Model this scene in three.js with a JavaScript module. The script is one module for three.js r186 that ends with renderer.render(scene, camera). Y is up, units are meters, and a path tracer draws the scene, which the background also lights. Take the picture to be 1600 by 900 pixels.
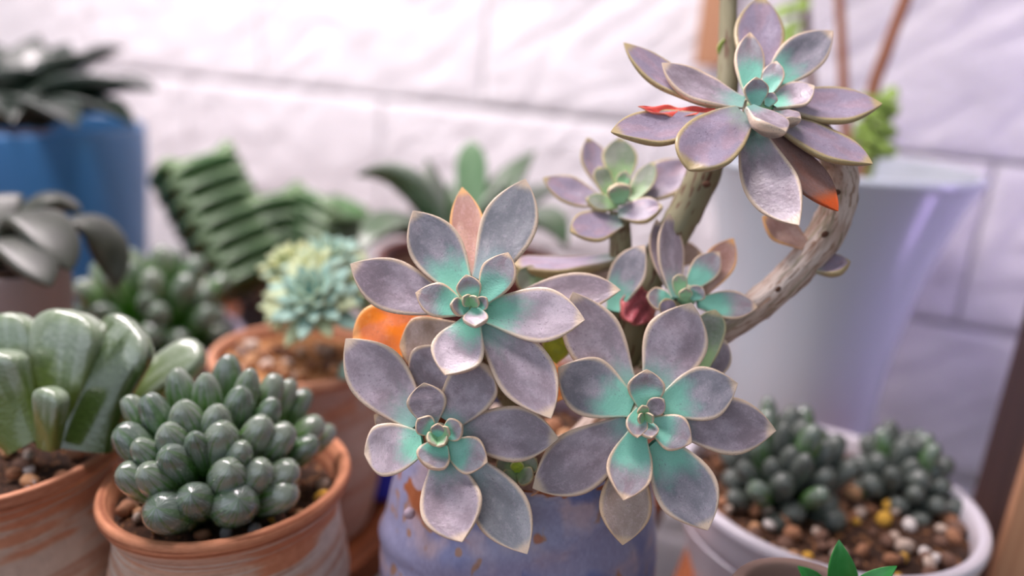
import * as THREE from 'three';
import { RectAreaLightUniformsLib } from 'three/addons/lights/RectAreaLightUniformsLib.js';
import { RoundedBoxGeometry } from 'three/addons/geometries/RoundedBoxGeometry.js';
import { mergeGeometries, mergeVertices } from 'three/addons/utils/BufferGeometryUtils.js';

// ---------------------------------------------------------------- camera, sky, lights, exposure
const F = 1190;                                     // focal length in pixels of the 1600 x 900 frame
const R = (deg) => deg * Math.PI / 180;
const V = (x, y, z) => new THREE.Vector3(x, y, z);
const scene = new THREE.Scene();
const camera = new THREE.PerspectiveCamera(2 * Math.atan(450 / F) * 180 / Math.PI, 16 / 9, 0.01, 60);
const SHELF = 0.8, CAM = V(0, SHELF + 0.21, 0);
camera.rotation.order = 'YXZ';
camera.rotation.set(R(-17), 0, R(4.2));
camera.position.copy(CAM);
camera.focus = 0.2;
camera.userData.fStop = 3.6;
scene.add(camera);
camera.updateMatrixWorld(true);

const renderer = new THREE.WebGLRenderer({ antialias: true });
renderer.toneMapping = THREE.LinearToneMapping;
renderer.toneMappingExposure = 1.05;
renderer.shadowMap.enabled = true;
RectAreaLightUniformsLib.init();
scene.background = new THREE.Color().setRGB(1.04, 1.13, 1.34);        // overcast daylight over the parapet of the covered balcony
const LED = { color: new THREE.Color().setRGB(1, 0.88, 0.91), intensity: 24, w: 0.8, h: 0.12 };          // grow lamp tube overhead, by the wall
const VIOLET = { color: new THREE.Color().setRGB(0.62, 0.45, 1), intensity: 6, w: 0.018, h: 0.34 };     // violet grow stick beside the shelf

// ---------------------------------------------------------------- helpers
function rng(seed) { let s = seed >>> 0; return () => { s = (s + 0x6D2B79F5) >>> 0; let t = Math.imul(s ^ (s >>> 15), 1 | s); t = (t + Math.imul(t ^ (t >>> 7), 61 | t)) ^ t; return ((t ^ (t >>> 14)) >>> 0) / 4294967296; }; }
const hash = (x, y, z) => { let h = Math.imul(x, 374761393) ^ Math.imul(y, 668265263) ^ Math.imul(z, 1274126177); h = Math.imul(h ^ (h >>> 13), 1274126177); return ((h ^ (h >>> 16)) >>> 0) / 4294967296; };
function noise(x, y, z = 0) {
  const X = Math.floor(x), Y = Math.floor(y), Z = Math.floor(z); let u = x - X, v = y - Y, w = z - Z;
  u = u * u * (3 - 2 * u); v = v * v * (3 - 2 * v); w = w * w * (3 - 2 * w);
  const l = (a, b, t) => a + (b - a) * t;
  return l(l(l(hash(X, Y, Z), hash(X + 1, Y, Z), u), l(hash(X, Y + 1, Z), hash(X + 1, Y + 1, Z), u), v),
    l(l(hash(X, Y, Z + 1), hash(X + 1, Y, Z + 1), u), l(hash(X, Y + 1, Z + 1), hash(X + 1, Y + 1, Z + 1), u), v), w);
}
const fbm = (x, y, z = 0, n = 4) => { let a = 0, k = 0.5, s = 0; for (let i = 0; i < n; i++) { a += k * noise(x, y, z); s += k; x *= 2.03; y *= 2.03; z = z * 2.03 + 7; k *= 0.5; } return a / s; };
const ss = (a, b, x) => { const t = Math.min(1, Math.max(0, (x - a) / (b - a))); return t * t * (3 - 2 * t); };
const mix = (a, b, t) => [a[0] + (b[0] - a[0]) * t, a[1] + (b[1] - a[1]) * t, a[2] + (b[2] - a[2]) * t];
function tex(w, h, fn, srgb = true) {
  const d = new Uint8Array(w * h * 4);
  for (let j = 0; j < h; j++) for (let i = 0; i < w; i++) {
    const c = fn((i + 0.5) / w, (j + 0.5) / h), k = (j * w + i) * 4;
    d[k] = Math.max(0, Math.min(255, c[0])); d[k + 1] = Math.max(0, Math.min(255, c[1])); d[k + 2] = Math.max(0, Math.min(255, c[2])); d[k + 3] = 255;
  }
  const t = new THREE.DataTexture(d, w, h, THREE.RGBAFormat);
  t.magFilter = t.minFilter = THREE.LinearFilter; t.wrapS = t.wrapT = THREE.RepeatWrapping;
  if (srgb) t.colorSpace = THREE.SRGBColorSpace;
  t.needsUpdate = true; return t;
}
const std = (o) => new THREE.MeshStandardMaterial(o);
const phy = (o) => new THREE.MeshPhysicalMaterial(o);
// a pixel of the photograph and a depth along the view axis (m) -> world point; camera-space direction -> world direction
const at = (px, py, d) => V((px - 800) / F * d, -(py - 450) / F * d, -d).applyQuaternion(camera.quaternion).add(CAM);
const dir = (x, y, z) => V(x, y, z).normalize().applyQuaternion(camera.quaternion);
const toCam = (v) => v.clone().applyQuaternion(camera.quaternion.clone().invert());

const taken = new Map();
function numbered(name) { const n = taken.get(name) ?? 0; taken.set(name, n + 1); return n ? `${name}_${String(n).padStart(3, '0')}` : name; }
function thing(name, label, category, p, group) {
  const o = new THREE.Group(); o.name = numbered(name); o.position.copy(p); scene.add(o);
  o.userData = { label, category }; if (group) o.userData.group = group;
  o.updateMatrixWorld(true); return o;
}
// a mesh whose geometry was computed in world space, put under parent
function put(name, geo, mat, parent, label) {
  geo.applyMatrix4(parent.matrixWorld.clone().invert());
  return own(name, geo, mat, parent, label);
}
function own(name, geo, mat, parent, label) {
  const m = new THREE.Mesh(geo, mat); m.name = numbered(name); m.castShadow = m.receiveShadow = true; parent.add(m);
  if (label) m.userData.label = label;
  m.updateMatrixWorld(true); return m;
}
function struct(name, geo, mat, parent = scene) { const m = own(name, geo, mat, parent); m.userData.kind = 'structure'; return m; }

// ---------------------------------------------------------------- leaves: one closed lofted surface each
const PROF = {
  ghost: (t) => { const m = 0.57; if (t < m) return 0.38 + 0.62 * Math.pow(Math.sin(Math.PI / 2 * t / m), 1.25); const s = (t - m) / (1 - m); return Math.pow(1 - Math.pow(s, 2.0), 0.98); },
  old: (t) => { const m = 0.55; if (t < m) return 0.4 + 0.6 * Math.sin(Math.PI / 2 * t / m); const s = (t - m) / (1 - m); return 1 - Math.pow(s, 1.7); },
  blunt: (t) => { const m = 0.62; if (t < m) return 0.45 + 0.55 * Math.sin(Math.PI / 2 * t / m); const s = (t - m) / (1 - m); return Math.pow(1 - Math.pow(s, 3.2), 0.85); },
  bulb: (t) => { const m = 0.77; if (t < m) return 0.3 + 0.7 * Math.pow(Math.sin(Math.PI / 2 * t / m), 2.1); const s = (t - m) / (1 - m); return Math.pow(Math.max(0, 1 - Math.pow(s, 1.9)), 0.56); },
  blade: (t) => { const m = 0.42; if (t < m) return 0.62 + 0.38 * Math.sin(Math.PI / 2 * t / m); const s = (t - m) / (1 - m); return 1 - Math.pow(s, 1.6); },
  window: (t) => { const m = 0.8; if (t < m) return 0.6 + 0.4 * Math.pow(t / m, 0.9); const s = (t - m) / (1 - m); return Math.pow(Math.max(0, 1 - Math.pow(s, 2.6)), 0.5); },
  slab: (t) => { const m = 0.7; if (t < m) return 0.8 + 0.2 * t / m; const s = (t - m) / (1 - m); return Math.pow(Math.max(0, 1 - Math.pow(s, 4)), 0.5); },
};
function leafGeo({ a, m, b, n, w, prof = PROF.ghost, th = 0.2, top = 0.3, bot = 0.7, et = 0.45, eb = 0.8, cup = 0, fold = 0, nu = 24, nv = 22, twist = 0, wave = 0, und = 0, us = 0 }) {
  const pos = [], uv = [], idx = [], S = V(), T = V(), N = V(), P = V(), q = V();
  for (let j = 0; j <= nv; j++) {
    const s = j / nv, t = 1 - Math.pow(1 - s, 1.45), k = 1 - t;
    P.set(0, 0, 0).addScaledVector(a, k * k).addScaledVector(m, 2 * k * t).addScaledVector(b, t * t);
    T.set(0, 0, 0).addScaledVector(a, -2 * k).addScaledVector(m, 2 * (k - t)).addScaledVector(b, 2 * t).normalize();
    S.crossVectors(T, n).normalize(); N.crossVectors(S, T);
    if (twist) { const c = Math.cos(twist * t), e = Math.sin(twist * t); q.copy(S).multiplyScalar(c).addScaledVector(N, e); N.multiplyScalar(c).addScaledVector(S, -e); S.copy(q); }
    const pw = Math.max(0, prof(t)), ww = w * pw / 2, tt = w * th * Math.pow(pw, 0.7);
    for (let i = 0; i <= nu; i++) {
      const f = i / nu * Math.PI * 2, x = Math.cos(f), y = Math.sin(f);
      let h = y >= 0 ? tt * top * Math.pow(Math.abs(y), et) : -tt * bot * Math.pow(Math.abs(y), eb);
      h += cup * w * pw * x * x + fold * w * pw * Math.abs(x) * t;
      if (und) h += und * w * (noise(x * 1.3 + us, t * 3.4 + us, 1) - 0.5) * pw * Math.min(1, t * 3);
      if (wave) h += wave * w * Math.sin(t * 17 + x * 4) * pw;
      q.copy(P).addScaledVector(S, x * ww).addScaledVector(N, h);
      pos.push(q.x, q.y, q.z); uv.push(i / nu, t);
    }
  }
  const r = nu + 1;
  for (let j = 0; j < nv; j++) for (let i = 0; i < nu; i++) { const o = j * r + i; idx.push(o, o + r, o + 1, o + 1, o + r, o + r + 1); }
  const g = new THREE.BufferGeometry();
  g.setAttribute('position', new THREE.Float32BufferAttribute(pos, 3)); g.setAttribute('uv', new THREE.Float32BufferAttribute(uv, 2)); g.setIndex(idx);
  g.computeVertexNormals();
  const na = g.attributes.normal, A = V(), B = V();
  for (let j = 0; j <= nv; j++) { A.fromBufferAttribute(na, j * r); B.fromBufferAttribute(na, j * r + nu); A.add(B).normalize(); na.setXYZ(j * r, A.x, A.y, A.z); na.setXYZ(j * r + nu, A.x, A.y, A.z); }
  A.copy(b).sub(m).normalize();
  for (let i = 0; i <= nu; i++) { B.fromBufferAttribute(na, nv * r + i); if (B.lengthSq() < 0.5) na.setXYZ(nv * r + i, A.x, A.y, A.z); }
  return g;
}
function tubeGeo(pts, radii, seg = 40, rad = 16, rough = 0, seed = 1) {
  const c = new THREE.CatmullRomCurve3(pts), fr = c.computeFrenetFrames(seg, false), pos = [], uv = [], idx = [];
  for (let j = 0; j <= seg; j++) {
    const t = j / seg, p = c.getPoint(t), k = t * (radii.length - 1), i0 = Math.min(radii.length - 2, Math.floor(k)), r0 = radii[i0] + (radii[i0 + 1] - radii[i0]) * (k - i0);
    for (let i = 0; i <= rad; i++) {
      const f = (i % rad) / rad * Math.PI * 2, r = r0 * (1 + rough * (fbm(Math.cos(f) * 2 + seed, Math.sin(f) * 2, t * seg * 0.45, 3) - 0.5));
      const q = p.clone().addScaledVector(fr.normals[j], Math.cos(f) * r).addScaledVector(fr.binormals[j], Math.sin(f) * r);
      pos.push(q.x, q.y, q.z); uv.push(i / rad, t);
    }
  }
  for (let j = 0; j < seg; j++) for (let i = 0; i < rad; i++) { const o = j * (rad + 1) + i; idx.push(o, o + 1, o + rad + 1, o + 1, o + rad + 2, o + rad + 1); }
  const g = new THREE.BufferGeometry();
  g.setAttribute('position', new THREE.Float32BufferAttribute(pos, 3)); g.setAttribute('uv', new THREE.Float32BufferAttribute(uv, 2)); g.setIndex(idx); g.computeVertexNormals(); return g;
}
// ---------------------------------------------------------------- pots, soil, pebbles
function potGeo(profile, { seg = 72, ridges = 0, slant = 0, smooth = 6, swirl = 0, seed = 0 } = {}) {
  const c = new THREE.CatmullRomCurve3(profile.map(([r, y]) => V(r, y, 0)), false, 'centripetal'), n = profile.length * smooth;
  const pts = []; for (let i = 0; i <= n; i++) { const p = c.getPoint(i / n); pts.push(new THREE.Vector2(Math.max(0, p.x), p.y)); }
  const g = new THREE.LatheGeometry(pts, seg), p = g.attributes.position, h = Math.max(...profile.map((q) => q[1]));
  for (let i = 0; i < p.count; i++) {
    const x = p.getX(i), y = p.getY(i), z = p.getZ(i), r = Math.hypot(x, z); if (r < 1e-6) continue;
    const A = Math.atan2(z, x);
    let k = 1 + ridges * (Math.sin(y * 900 + 1.5 * noise(x * 30 + seed, y * 60, z * 30)) * 0.5 + (fbm(x * 25 + seed, y * 25, z * 25, 2) - 0.5));
    if (swirl) { const d = ((y / h * 1.1 + A / 6.283 + 0.35 + 4) % 1) - 0.5; k += swirl * Math.exp(-d * d * 900) * ss(0.15, 0.4, y / h) * ss(1, 0.9, y / h); }
    p.setXYZ(i, x * k, y + slant * x * (y / h), z * k);
  }
  g.computeVertexNormals();
  const na = g.attributes.normal, m = pts.length, A = V(), B = V();                              // close the seam of the lathe
  for (let j = 0; j < m; j++) { A.fromBufferAttribute(na, j); B.fromBufferAttribute(na, seg * m + j); A.add(B).normalize(); na.setXYZ(j, A.x, A.y, A.z); na.setXYZ(seg * m + j, A.x, A.y, A.z); }
  return g;
}
function soilGeo(r, y, amp, seed) {
  const g = new THREE.RingGeometry(0.0001, r, 48, 16); g.rotateX(-Math.PI / 2); const p = g.attributes.position;
  for (let i = 0; i < p.count; i++) { const x = p.getX(i), z = p.getZ(i); p.setY(i, y + amp * (fbm(x * 260 + seed, z * 260, 3, 3) - 0.5) * 2 + amp * 0.6 * (1 - Math.hypot(x, z) / r)); }
  g.computeVertexNormals(); return g;
}
const stoneGeos = [1, 2, 3, 4].map((s) => {
  const g = mergeVertices(new THREE.IcosahedronGeometry(1, 1).deleteAttribute('uv').deleteAttribute('normal'), 1e-4), p = g.attributes.position, q = V();
  for (let i = 0; i < p.count; i++) { q.fromBufferAttribute(p, i); q.multiplyScalar(0.75 + 0.5 * fbm(q.x * 1.3 + s * 9, q.y * 1.3, q.z * 1.3, 2)); p.setXYZ(i, q.x, q.y * 0.72, q.z); }
  g.computeVertexNormals(); return g;
});
const stoneMats = [[0.55, 0.43, 0.35], [0.72, 0.66, 0.62], [0.36, 0.17, 0.09], [0.52, 0.28, 0.14], [0.75, 0.42, 0.06], [0.17, 0.09, 0.06], [0.30, 0.30, 0.30]]
  .map((c) => std({ color: new THREE.Color().setRGB(...c), roughness: 0.85 }));
function pebbles(soil, n, r, y, size, seed, picks, keep = () => true) {
  const rr = rng(seed);
  for (let i = 0, made = 0; made < n && i < n * 8; i++) {
    const A = rr() * 6.283, q = Math.sqrt(rr()) * r, x = Math.cos(A) * q, z = Math.sin(A) * q, s = size * (0.6 + rr() * 0.8), g = stoneGeos[Math.floor(rr() * 4)], mt = stoneMats[picks[Math.floor(rr() * picks.length)]], t = [rr() * 3, rr() * 6, rr() * 3];
    if (!keep(x, z)) continue;
    const m = new THREE.Mesh(g, mt); m.name = numbered('pebble'); m.castShadow = m.receiveShadow = true;
    m.position.set(x, y + s * 0.25, z); m.rotation.set(...t); m.scale.setScalar(s); soil.add(m); made++;
  }
}
const cyl = (u, k) => [Math.cos(u * 6.28318) * k, Math.sin(u * 6.28318) * k];

// ---------------------------------------------------------------- materials
// leaf textures: u runs round the leaf (0 - 0.5 the upper side, edges at 0 and 0.5), v from base to tip
function ghostTex(seed, { mid, mid2, base, edge, back, ext = 0.3, rim = 0.2, spots = 1, size = 256, K = 1.38, tipOnly = false, patch = [196, 172, 190], pa = 0.12 }) {
  return tex(size, size, (u, v) => {
    const f = u * Math.PI * 2, x = Math.cos(f), up = Math.sin(f) >= 0, X = x * 2 + seed * 7;
    const n1 = fbm(X, v * 4, seed, 4), n2 = fbm(X * 4, v * 24, seed + 3, 3), n3 = fbm(X * 18, v * 100, seed + 5, 2);
    let c = mix(mid, mid2, ss(0.35, 0.65, n1));
    c = mix(c, patch, pa * ss(0.48, 0.72, n2 * 0.6 + n3 * 0.4));
    if (!up) c = mix(c, back, 0.75);
    const te = ss(ext + 0.2, ext - 0.16, v + (n1 - 0.5) * 0.3 + (n2 - 0.5) * 0.08 + (x * x) * 0.1);
    c = mix(c, base, te);
    const e = 1 - Math.abs(x) * PROF.ghost(Math.min(v, 0.8)) / PROF.ghost(0.6), tip = (1 - v) * 1.6;
    c = mix(c, edge, ss(rim, rim * 0.35, Math.min(tipOnly ? 1 : 1 - Math.abs(x), tip) + (n3 - 0.5) * 0.06) * (0.55 + 0.45 * ss(0.1, 0.4, v)));
    const sp = noise(X * 26, v * 60, seed + 9); if (spots && sp > 0.86) c = mix(c, [74, 58, 72], spots * 0.55 * ss(0.86, 0.93, sp) * ss(0.42, 0.58, n1));
    const g = (n3 - 0.5) * 12; return [c[0] * K + g, c[1] * K + g, c[2] * K + g];
  });
}
const leafBump = tex(256, 256, (u, v) => { const n = 255 * (0.6 * fbm(u * 9, v * 9, 2, 4) + 0.4 * fbm(u * 50, v * 50, 4, 2)); return [n, n, n]; }, false);
const ghostMat = (seed, o, m = {}) => phy({ map: ghostTex(seed, o), roughness: 0.34, bumpMap: leafBump, bumpScale: 0.00014, sheen: 0.2, sheenRoughness: 0.5, sheenColor: new THREE.Color(0xd8cfe6), ...m });
const TEAL = [98, 148, 132], EDGE = [164, 148, 130], BACK = [124, 114, 96];
const G = {
  blue: ghostMat(1, { mid: [94, 94, 100], mid2: [112, 110, 116], base: TEAL, edge: EDGE, back: BACK, ext: 0.36 }),
  slate: ghostMat(17, { mid: [98, 100, 104], mid2: [118, 119, 122], base: [116, 134, 136], edge: EDGE, back: BACK, ext: 0.2 }),
  mauve: ghostMat(2, { mid: [110, 100, 106], mid2: [128, 119, 126], base: [104, 136, 128], edge: EDGE, back: BACK, ext: 0.2 }),
  mauve2: ghostMat(3, { mid: [100, 91, 97], mid2: [120, 111, 118], base: [98, 126, 122], edge: [154, 138, 120], back: BACK, ext: 0.1 }),
  pale: ghostMat(4, { mid: [130, 120, 126], mid2: [150, 140, 146], base: [108, 162, 142], edge: [170, 154, 136], back: [138, 124, 108], ext: 0.32 }),
  pink: ghostMat(5, { mid: [124, 109, 120], mid2: [118, 110, 124], base: [118, 134, 126], edge: [142, 128, 94], back: [116, 104, 80], ext: 0.16, K: 1.32, pa: 0.12 }),
  teal: ghostMat(6, { mid: [112, 101, 106], mid2: [118, 116, 120], base: TEAL, edge: [168, 148, 126], back: [110, 120, 98], ext: 0.54 }),
  bud: ghostMat(7, { mid: [122, 142, 112], mid2: [136, 134, 120], base: [116, 154, 116], edge: [166, 152, 126], back: [116, 130, 96], ext: 0.7, spots: 0.4 }),
  tan: ghostMat(8, { mid: [140, 108, 98], mid2: [154, 126, 114], base: [144, 116, 102], edge: [184, 142, 96], back: [150, 106, 80], ext: 0.1, pa: 0.15 }),
  orange: ghostMat(9, { mid: [190, 104, 30], mid2: [176, 100, 60], base: [164, 118, 108], edge: [190, 132, 80], back: [170, 98, 54], ext: 0.2, pa: 0.1, spots: 0.5 }),
  aged: ghostMat(10, { mid: [116, 101, 92], mid2: [128, 114, 106], base: [122, 104, 92], edge: [156, 134, 108], back: [124, 108, 92], ext: 0.1 }),
  green: ghostMat(11, { mid: [94, 108, 88], mid2: [110, 116, 104], base: [112, 138, 98], edge: [146, 138, 104], back: [104, 108, 80], ext: 0.4, pa: 0.12 }),
  rust: ghostMat(12, { mid: [138, 102, 92], mid2: [130, 104, 98], base: [144, 122, 120], edge: [196, 84, 36], back: [126, 86, 70], ext: 0.1, tipOnly: true, K: 1.1, rim: 0.42, pa: 0.1 }),
  red: ghostMat(13, { mid: [196, 76, 66], mid2: [156, 58, 56], base: [176, 82, 72], edge: [214, 110, 92], back: [156, 62, 54], ext: 0.1, pa: 0.1 }),
  wine: ghostMat(14, { mid: [136, 66, 72], mid2: [108, 52, 56], base: [136, 80, 72], edge: [152, 82, 82], back: [106, 54, 54], ext: 0.1, pa: 0.1 }),
  lime: ghostMat(15, { mid: [136, 160, 52], mid2: [122, 148, 52], base: [130, 164, 60], edge: [148, 156, 96], back: [122, 148, 60], ext: 0.1, pa: 0.05, spots: 0 }),
};
const stemMat = std({ roughness: 0.8, bumpMap: leafBump, bumpScale: 0.0012, map: tex(256, 512, (u, v) => {
  const [x, z] = cyl(u, 1.5), n = fbm(x, v * 9, z, 4), f = fbm(x * 7, v * 40, z * 7, 3);
  let c = mix([192, 168, 152], [218, 202, 190], ss(0.4, 0.6, n)); c = mix(c, [132, 98, 76], 0.7 * ss(0.58, 0.7, f)); c = mix(c, [132, 124, 96], 0.5 * ss(0.6, 0.7, fbm(x * 3, v * 20 + 9, z * 3, 3)));
  return c; }) });
const scarMat = std({ color: 0x5a3a28, roughness: 0.85 });
const greenStem = std({ roughness: 0.7, map: tex(128, 256, (u, v) => { const [x, z] = cyl(u, 1.5); return mix(mix([132, 126, 92], [150, 146, 120], fbm(x, v * 12, z, 3)), [98, 66, 48], ss(0.62, 0.7, fbm(x * 4, v * 24, z * 4, 2))); }) });
// translucent haworthia leaves: green at the base, pale window at the tip
function windowTex(seed, { base, tip, line, vein = 22, from = 0.46, to = 0.8 }) {
  return tex(256, 256, (u, v) => {
    const [x, z] = cyl(u, 1.6), n = fbm(x + seed, v * 6, z, 4), l = ss(0.5, 0.75, noise(u * vein * 2, v * 2.5, seed)), sp = fbm(x * 8, v * 40, z * 8 + seed, 2);
    let c = mix(base, tip, ss(from, to, v + (n - 0.5) * 0.35 - l * 0.12));
    c = mix(c, line, 0.35 * l * ss(0.2, 0.6, v)); c = mix(c, [200, 206, 200], 0.25 * ss(0.58, 0.7, sp) * ss(0.5, 0.8, v));
    return c;
  });
}
const gel = (seed, o, m = {}) => phy({ map: windowTex(seed, o), roughness: 0.3, clearcoat: 1, clearcoatRoughness: 0.08, bumpMap: leafBump, bumpScale: 0.0004, ...m });
const GLASS = { transmission: 0.3, thickness: 0.008, ior: 1.38, attenuationColor: new THREE.Color(0x9fc08c), attenuationDistance: 0.01, roughness: 0.2 };
const H = {
  a: gel(1, { base: [84, 150, 40], tip: [150, 164, 148], line: [100, 138, 84], from: 0.5, to: 0.9 }, GLASS),
  b: gel(2, { base: [76, 138, 42], tip: [128, 144, 132], line: [86, 120, 76], from: 0.5, to: 0.92 }, GLASS),
  w: gel(4, { base: [96, 118, 52], tip: [142, 158, 134], line: [88, 112, 70], vein: 9, from: 0.4, to: 0.7 }),
  wd: gel(5, { base: [56, 76, 32], tip: [128, 144, 122], line: [62, 80, 46], vein: 12, from: 0.72, to: 0.84 }),
  grey: gel(6, { base: [26, 32, 22], tip: [88, 96, 90], line: [54, 64, 52], from: 0.2, to: 0.5 }, { roughness: 0.42, clearcoat: 0.3 }),
};
const plain = (r, g, b, o = {}) => std({ color: new THREE.Color(`rgb(${r},${g},${b})`), roughness: 0.6, ...o });
const sideTex = (seed, topC, botC, edgeC, k = 0.3) => tex(128, 128, (u, v) => { const f = u * 6.283, n = fbm(Math.cos(f) * 2 + seed, v * 6, 1, 3); let c = mix(Math.sin(f) >= 0 ? topC : botC, [255, 255, 250], (n - 0.5) * k); return mix(c, edgeC, ss(0.12, 0.03, 1 - Math.abs(Math.cos(f)))); });
const M = {
  agave: phy({ map: sideTex(1, [74, 98, 68], [74, 98, 68], [112, 126, 106]), roughness: 0.36, clearcoat: 0.6, clearcoatRoughness: 0.3 }),
  agaveYoung: phy({ map: sideTex(8, [104, 140, 98], [104, 140, 98], [140, 160, 134]), roughness: 0.4, clearcoat: 0.3, clearcoatRoughness: 0.3 }),
  deep: phy({ map: sideTex(2, [34, 48, 38], [34, 48, 38], [46, 58, 48]), roughness: 0.3, clearcoat: 0.5, clearcoatRoughness: 0.25 }),
  arch: phy({ map: sideTex(3, [54, 60, 50], [54, 60, 50], [66, 70, 58]), roughness: 0.45, clearcoat: 0.3, clearcoatRoughness: 0.3 }),
  stack: phy({ roughness: 0.45, clearcoat: 0.25, clearcoatRoughness: 0.3, map: tex(128, 128, (u, v) => { const f = u * 6.283, n = fbm(Math.cos(f) * 3, v * 8, 3, 3); const s = ss(0.62, 0.74, v + (n - 0.5) * 0.2) * ss(-0.75, -0.3, Math.sin(f)); return mix(mix([30, 62, 26], [44, 84, 36], n), [164, 178, 150], s * (0.5 + 0.5 * (n - 0.5))); }) }),
  stackGreen: phy({ map: sideTex(5, [58, 104, 44], [38, 82, 30], [120, 146, 104]), roughness: 0.45, clearcoat: 0.2 }),
  sedumBlue: std({ map: sideTex(6, [142, 178, 164], [128, 162, 142], [196, 200, 156], 0.2), roughness: 0.6 }),
  sedumPale: std({ map: sideTex(7, [178, 192, 150], [160, 176, 126], [212, 208, 150], 0.2), roughness: 0.6 }),
  limeLeaf: std({ map: sideTex(9, [138, 168, 74], [120, 152, 66], [150, 170, 90], 0.2), roughness: 0.5 }),
  brightGreen: phy({ map: sideTex(4, [42, 132, 54], [36, 104, 40], [60, 140, 60], 0.15), roughness: 0.4, clearcoat: 0.3 }),
};
const soilTex = tex(256, 256, (u, v) => { const n = fbm(u * 26, v * 26, 1, 3), p = fbm(u * 60, v * 60, 5, 2); return mix(mix([34, 22, 16], [92, 58, 36], n), [140, 96, 60], ss(0.62, 0.75, p)); });
const soilMat = std({ map: soilTex, roughness: 0.95, bumpMap: soilTex, bumpScale: 0.002 });
const soilPale = std({ color: 0xffffff, map: tex(256, 256, (u, v) => { const n = fbm(u * 26, v * 26, 8, 3), p = fbm(u * 60, v * 60, 5, 2); return mix(mix([120, 74, 40], [176, 122, 74], n), [200, 156, 104], ss(0.58, 0.72, p)); }), roughness: 0.95 });
// terracotta turned on a wheel and washed with pale slip; v runs along the profile (outside first)
const washed = (seed, amount, slip, clay) => std({ roughness: 0.82, map: tex(512, 512, (u, v) => {
  const [x, z] = cyl(u, 1.3), streak = fbm(x + seed, v * 42 + 0.8 * fbm(x * 2, z * 2, seed, 2), z, 3), big = fbm(x * 1.2, v * 5, z + seed, 3), g = fbm(x * 20, v * 90, z * 20, 2);
  const c = mix(clay, [clay[0] * 0.78, clay[1] * 0.7, clay[2] * 0.66], ss(0.45, 0.7, streak));
  const k = Math.min(1, amount * ss(0.3, 0.56, big * 0.5 + streak * 0.5)) * ss(0.56, 0.5, v);
  const fine = fbm(x * 0.7 + seed, v * 85 + fbm(x, z, seed, 2), z * 0.7 + 4, 3), d = (g - 0.5) * 22, o = mix(c, slip, k * (0.5 + 0.5 * ss(0.36, 0.58, fine))); return [o[0] + d, o[1] + d, o[2] + d]; }) });
const glaze = (r, g, b, o = {}) => phy({ color: new THREE.Color(`rgb(${r},${g},${b})`), roughness: 0.22, clearcoat: 0.5, clearcoatRoughness: 0.15, ...o });
const lilacGlaze = phy({ roughness: 0.42, clearcoat: 0.3, clearcoatRoughness: 0.3, bumpMap: leafBump, bumpScale: 0.0006, map: tex(1024, 512, (u, v) => {
  const [x, z] = cyl(u, 2.6), n = fbm(x, v * 13, z, 4), b = fbm(x * 0.8 + 9, v * 9 + u, z * 0.8, 4), s = noise(x * 5.5, v * 70, z * 5.5), s2 = fbm(x * 2, v * 20 + 3, z * 2, 3), f = fbm(x * 18, v * 160, z * 18, 2);
  let c = mix([146, 148, 180], [182, 164, 176], ss(0.4, 0.6, n)); c = mix(c, [96, 114, 170], 0.8 * ss(0.5, 0.66, b));
  c = mix(c, [168, 120, 84], 0.75 * ss(0.68, 0.8, s) * ss(0.46, 0.54, s2)); c = mix(c, [168, 98, 62], ss(0.53, 0.55, v + (n - 0.5) * 0.05) * ss(0.53, 0.58, s2));
  const g = (f - 0.5) * 22; return [c[0] + g, c[1] + g, c[2] + g]; }) });
const woodTex = (seed, a, b) => tex(256, 512, (u, v) => { const n = fbm(u * 22 + seed, v * 2.2 + fbm(u * 3, v * 3, seed, 2), seed, 4), f = noise(u * 120, v * 5, seed); return mix(a, b, Math.min(1, Math.max(0, n * 1.3 - 0.15 + (f - 0.5) * 0.25))); });
const wood = std({ map: woodTex(1, [96, 48, 22], [160, 88, 42]), roughness: 0.6 });
const darkWood = std({ map: woodTex(2, [44, 26, 22], [82, 54, 42]), roughness: 0.7 });
const paleWood = std({ map: woodTex(3, [172, 120, 86], [206, 158, 120]), roughness: 0.7 });
const brickMat = std({ color: 0xffffff, roughness: 0.62, bumpMap: tex(512, 512, (u, v) => { const n = 255 * (0.6 * fbm(u * 14, v * 14, 2, 4) + 0.4 * fbm(u * 90, v * 90, 4, 2)); return [n, n, n]; }, false), bumpScale: 0.0012, map: tex(256, 256, (u, v) => { const n = fbm(u * 10, v * 10, 6, 4), g = fbm(u * 70, v * 70, 1, 2), k = 232 + (n - 0.5) * 14 + (g - 0.5) * 10; return [k + 1, k - 3, k - 1]; }) });
const groutMat = plain(226, 220, 219, { roughness: 0.9 });
const plaster = std({ roughness: 0.9, map: tex(128, 128, (u, v) => { const k = 206 + 20 * (fbm(u * 12, v * 12, 3, 3) - 0.5); return [k, k - 2, k - 6]; }) });
const floorMat = std({ roughness: 0.7, map: tex(256, 256, (u, v) => { const k = 120 + 50 * (fbm(u * 30, v * 30, 5, 4) - 0.5); return [k, k - 6, k - 14]; }) });

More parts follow.
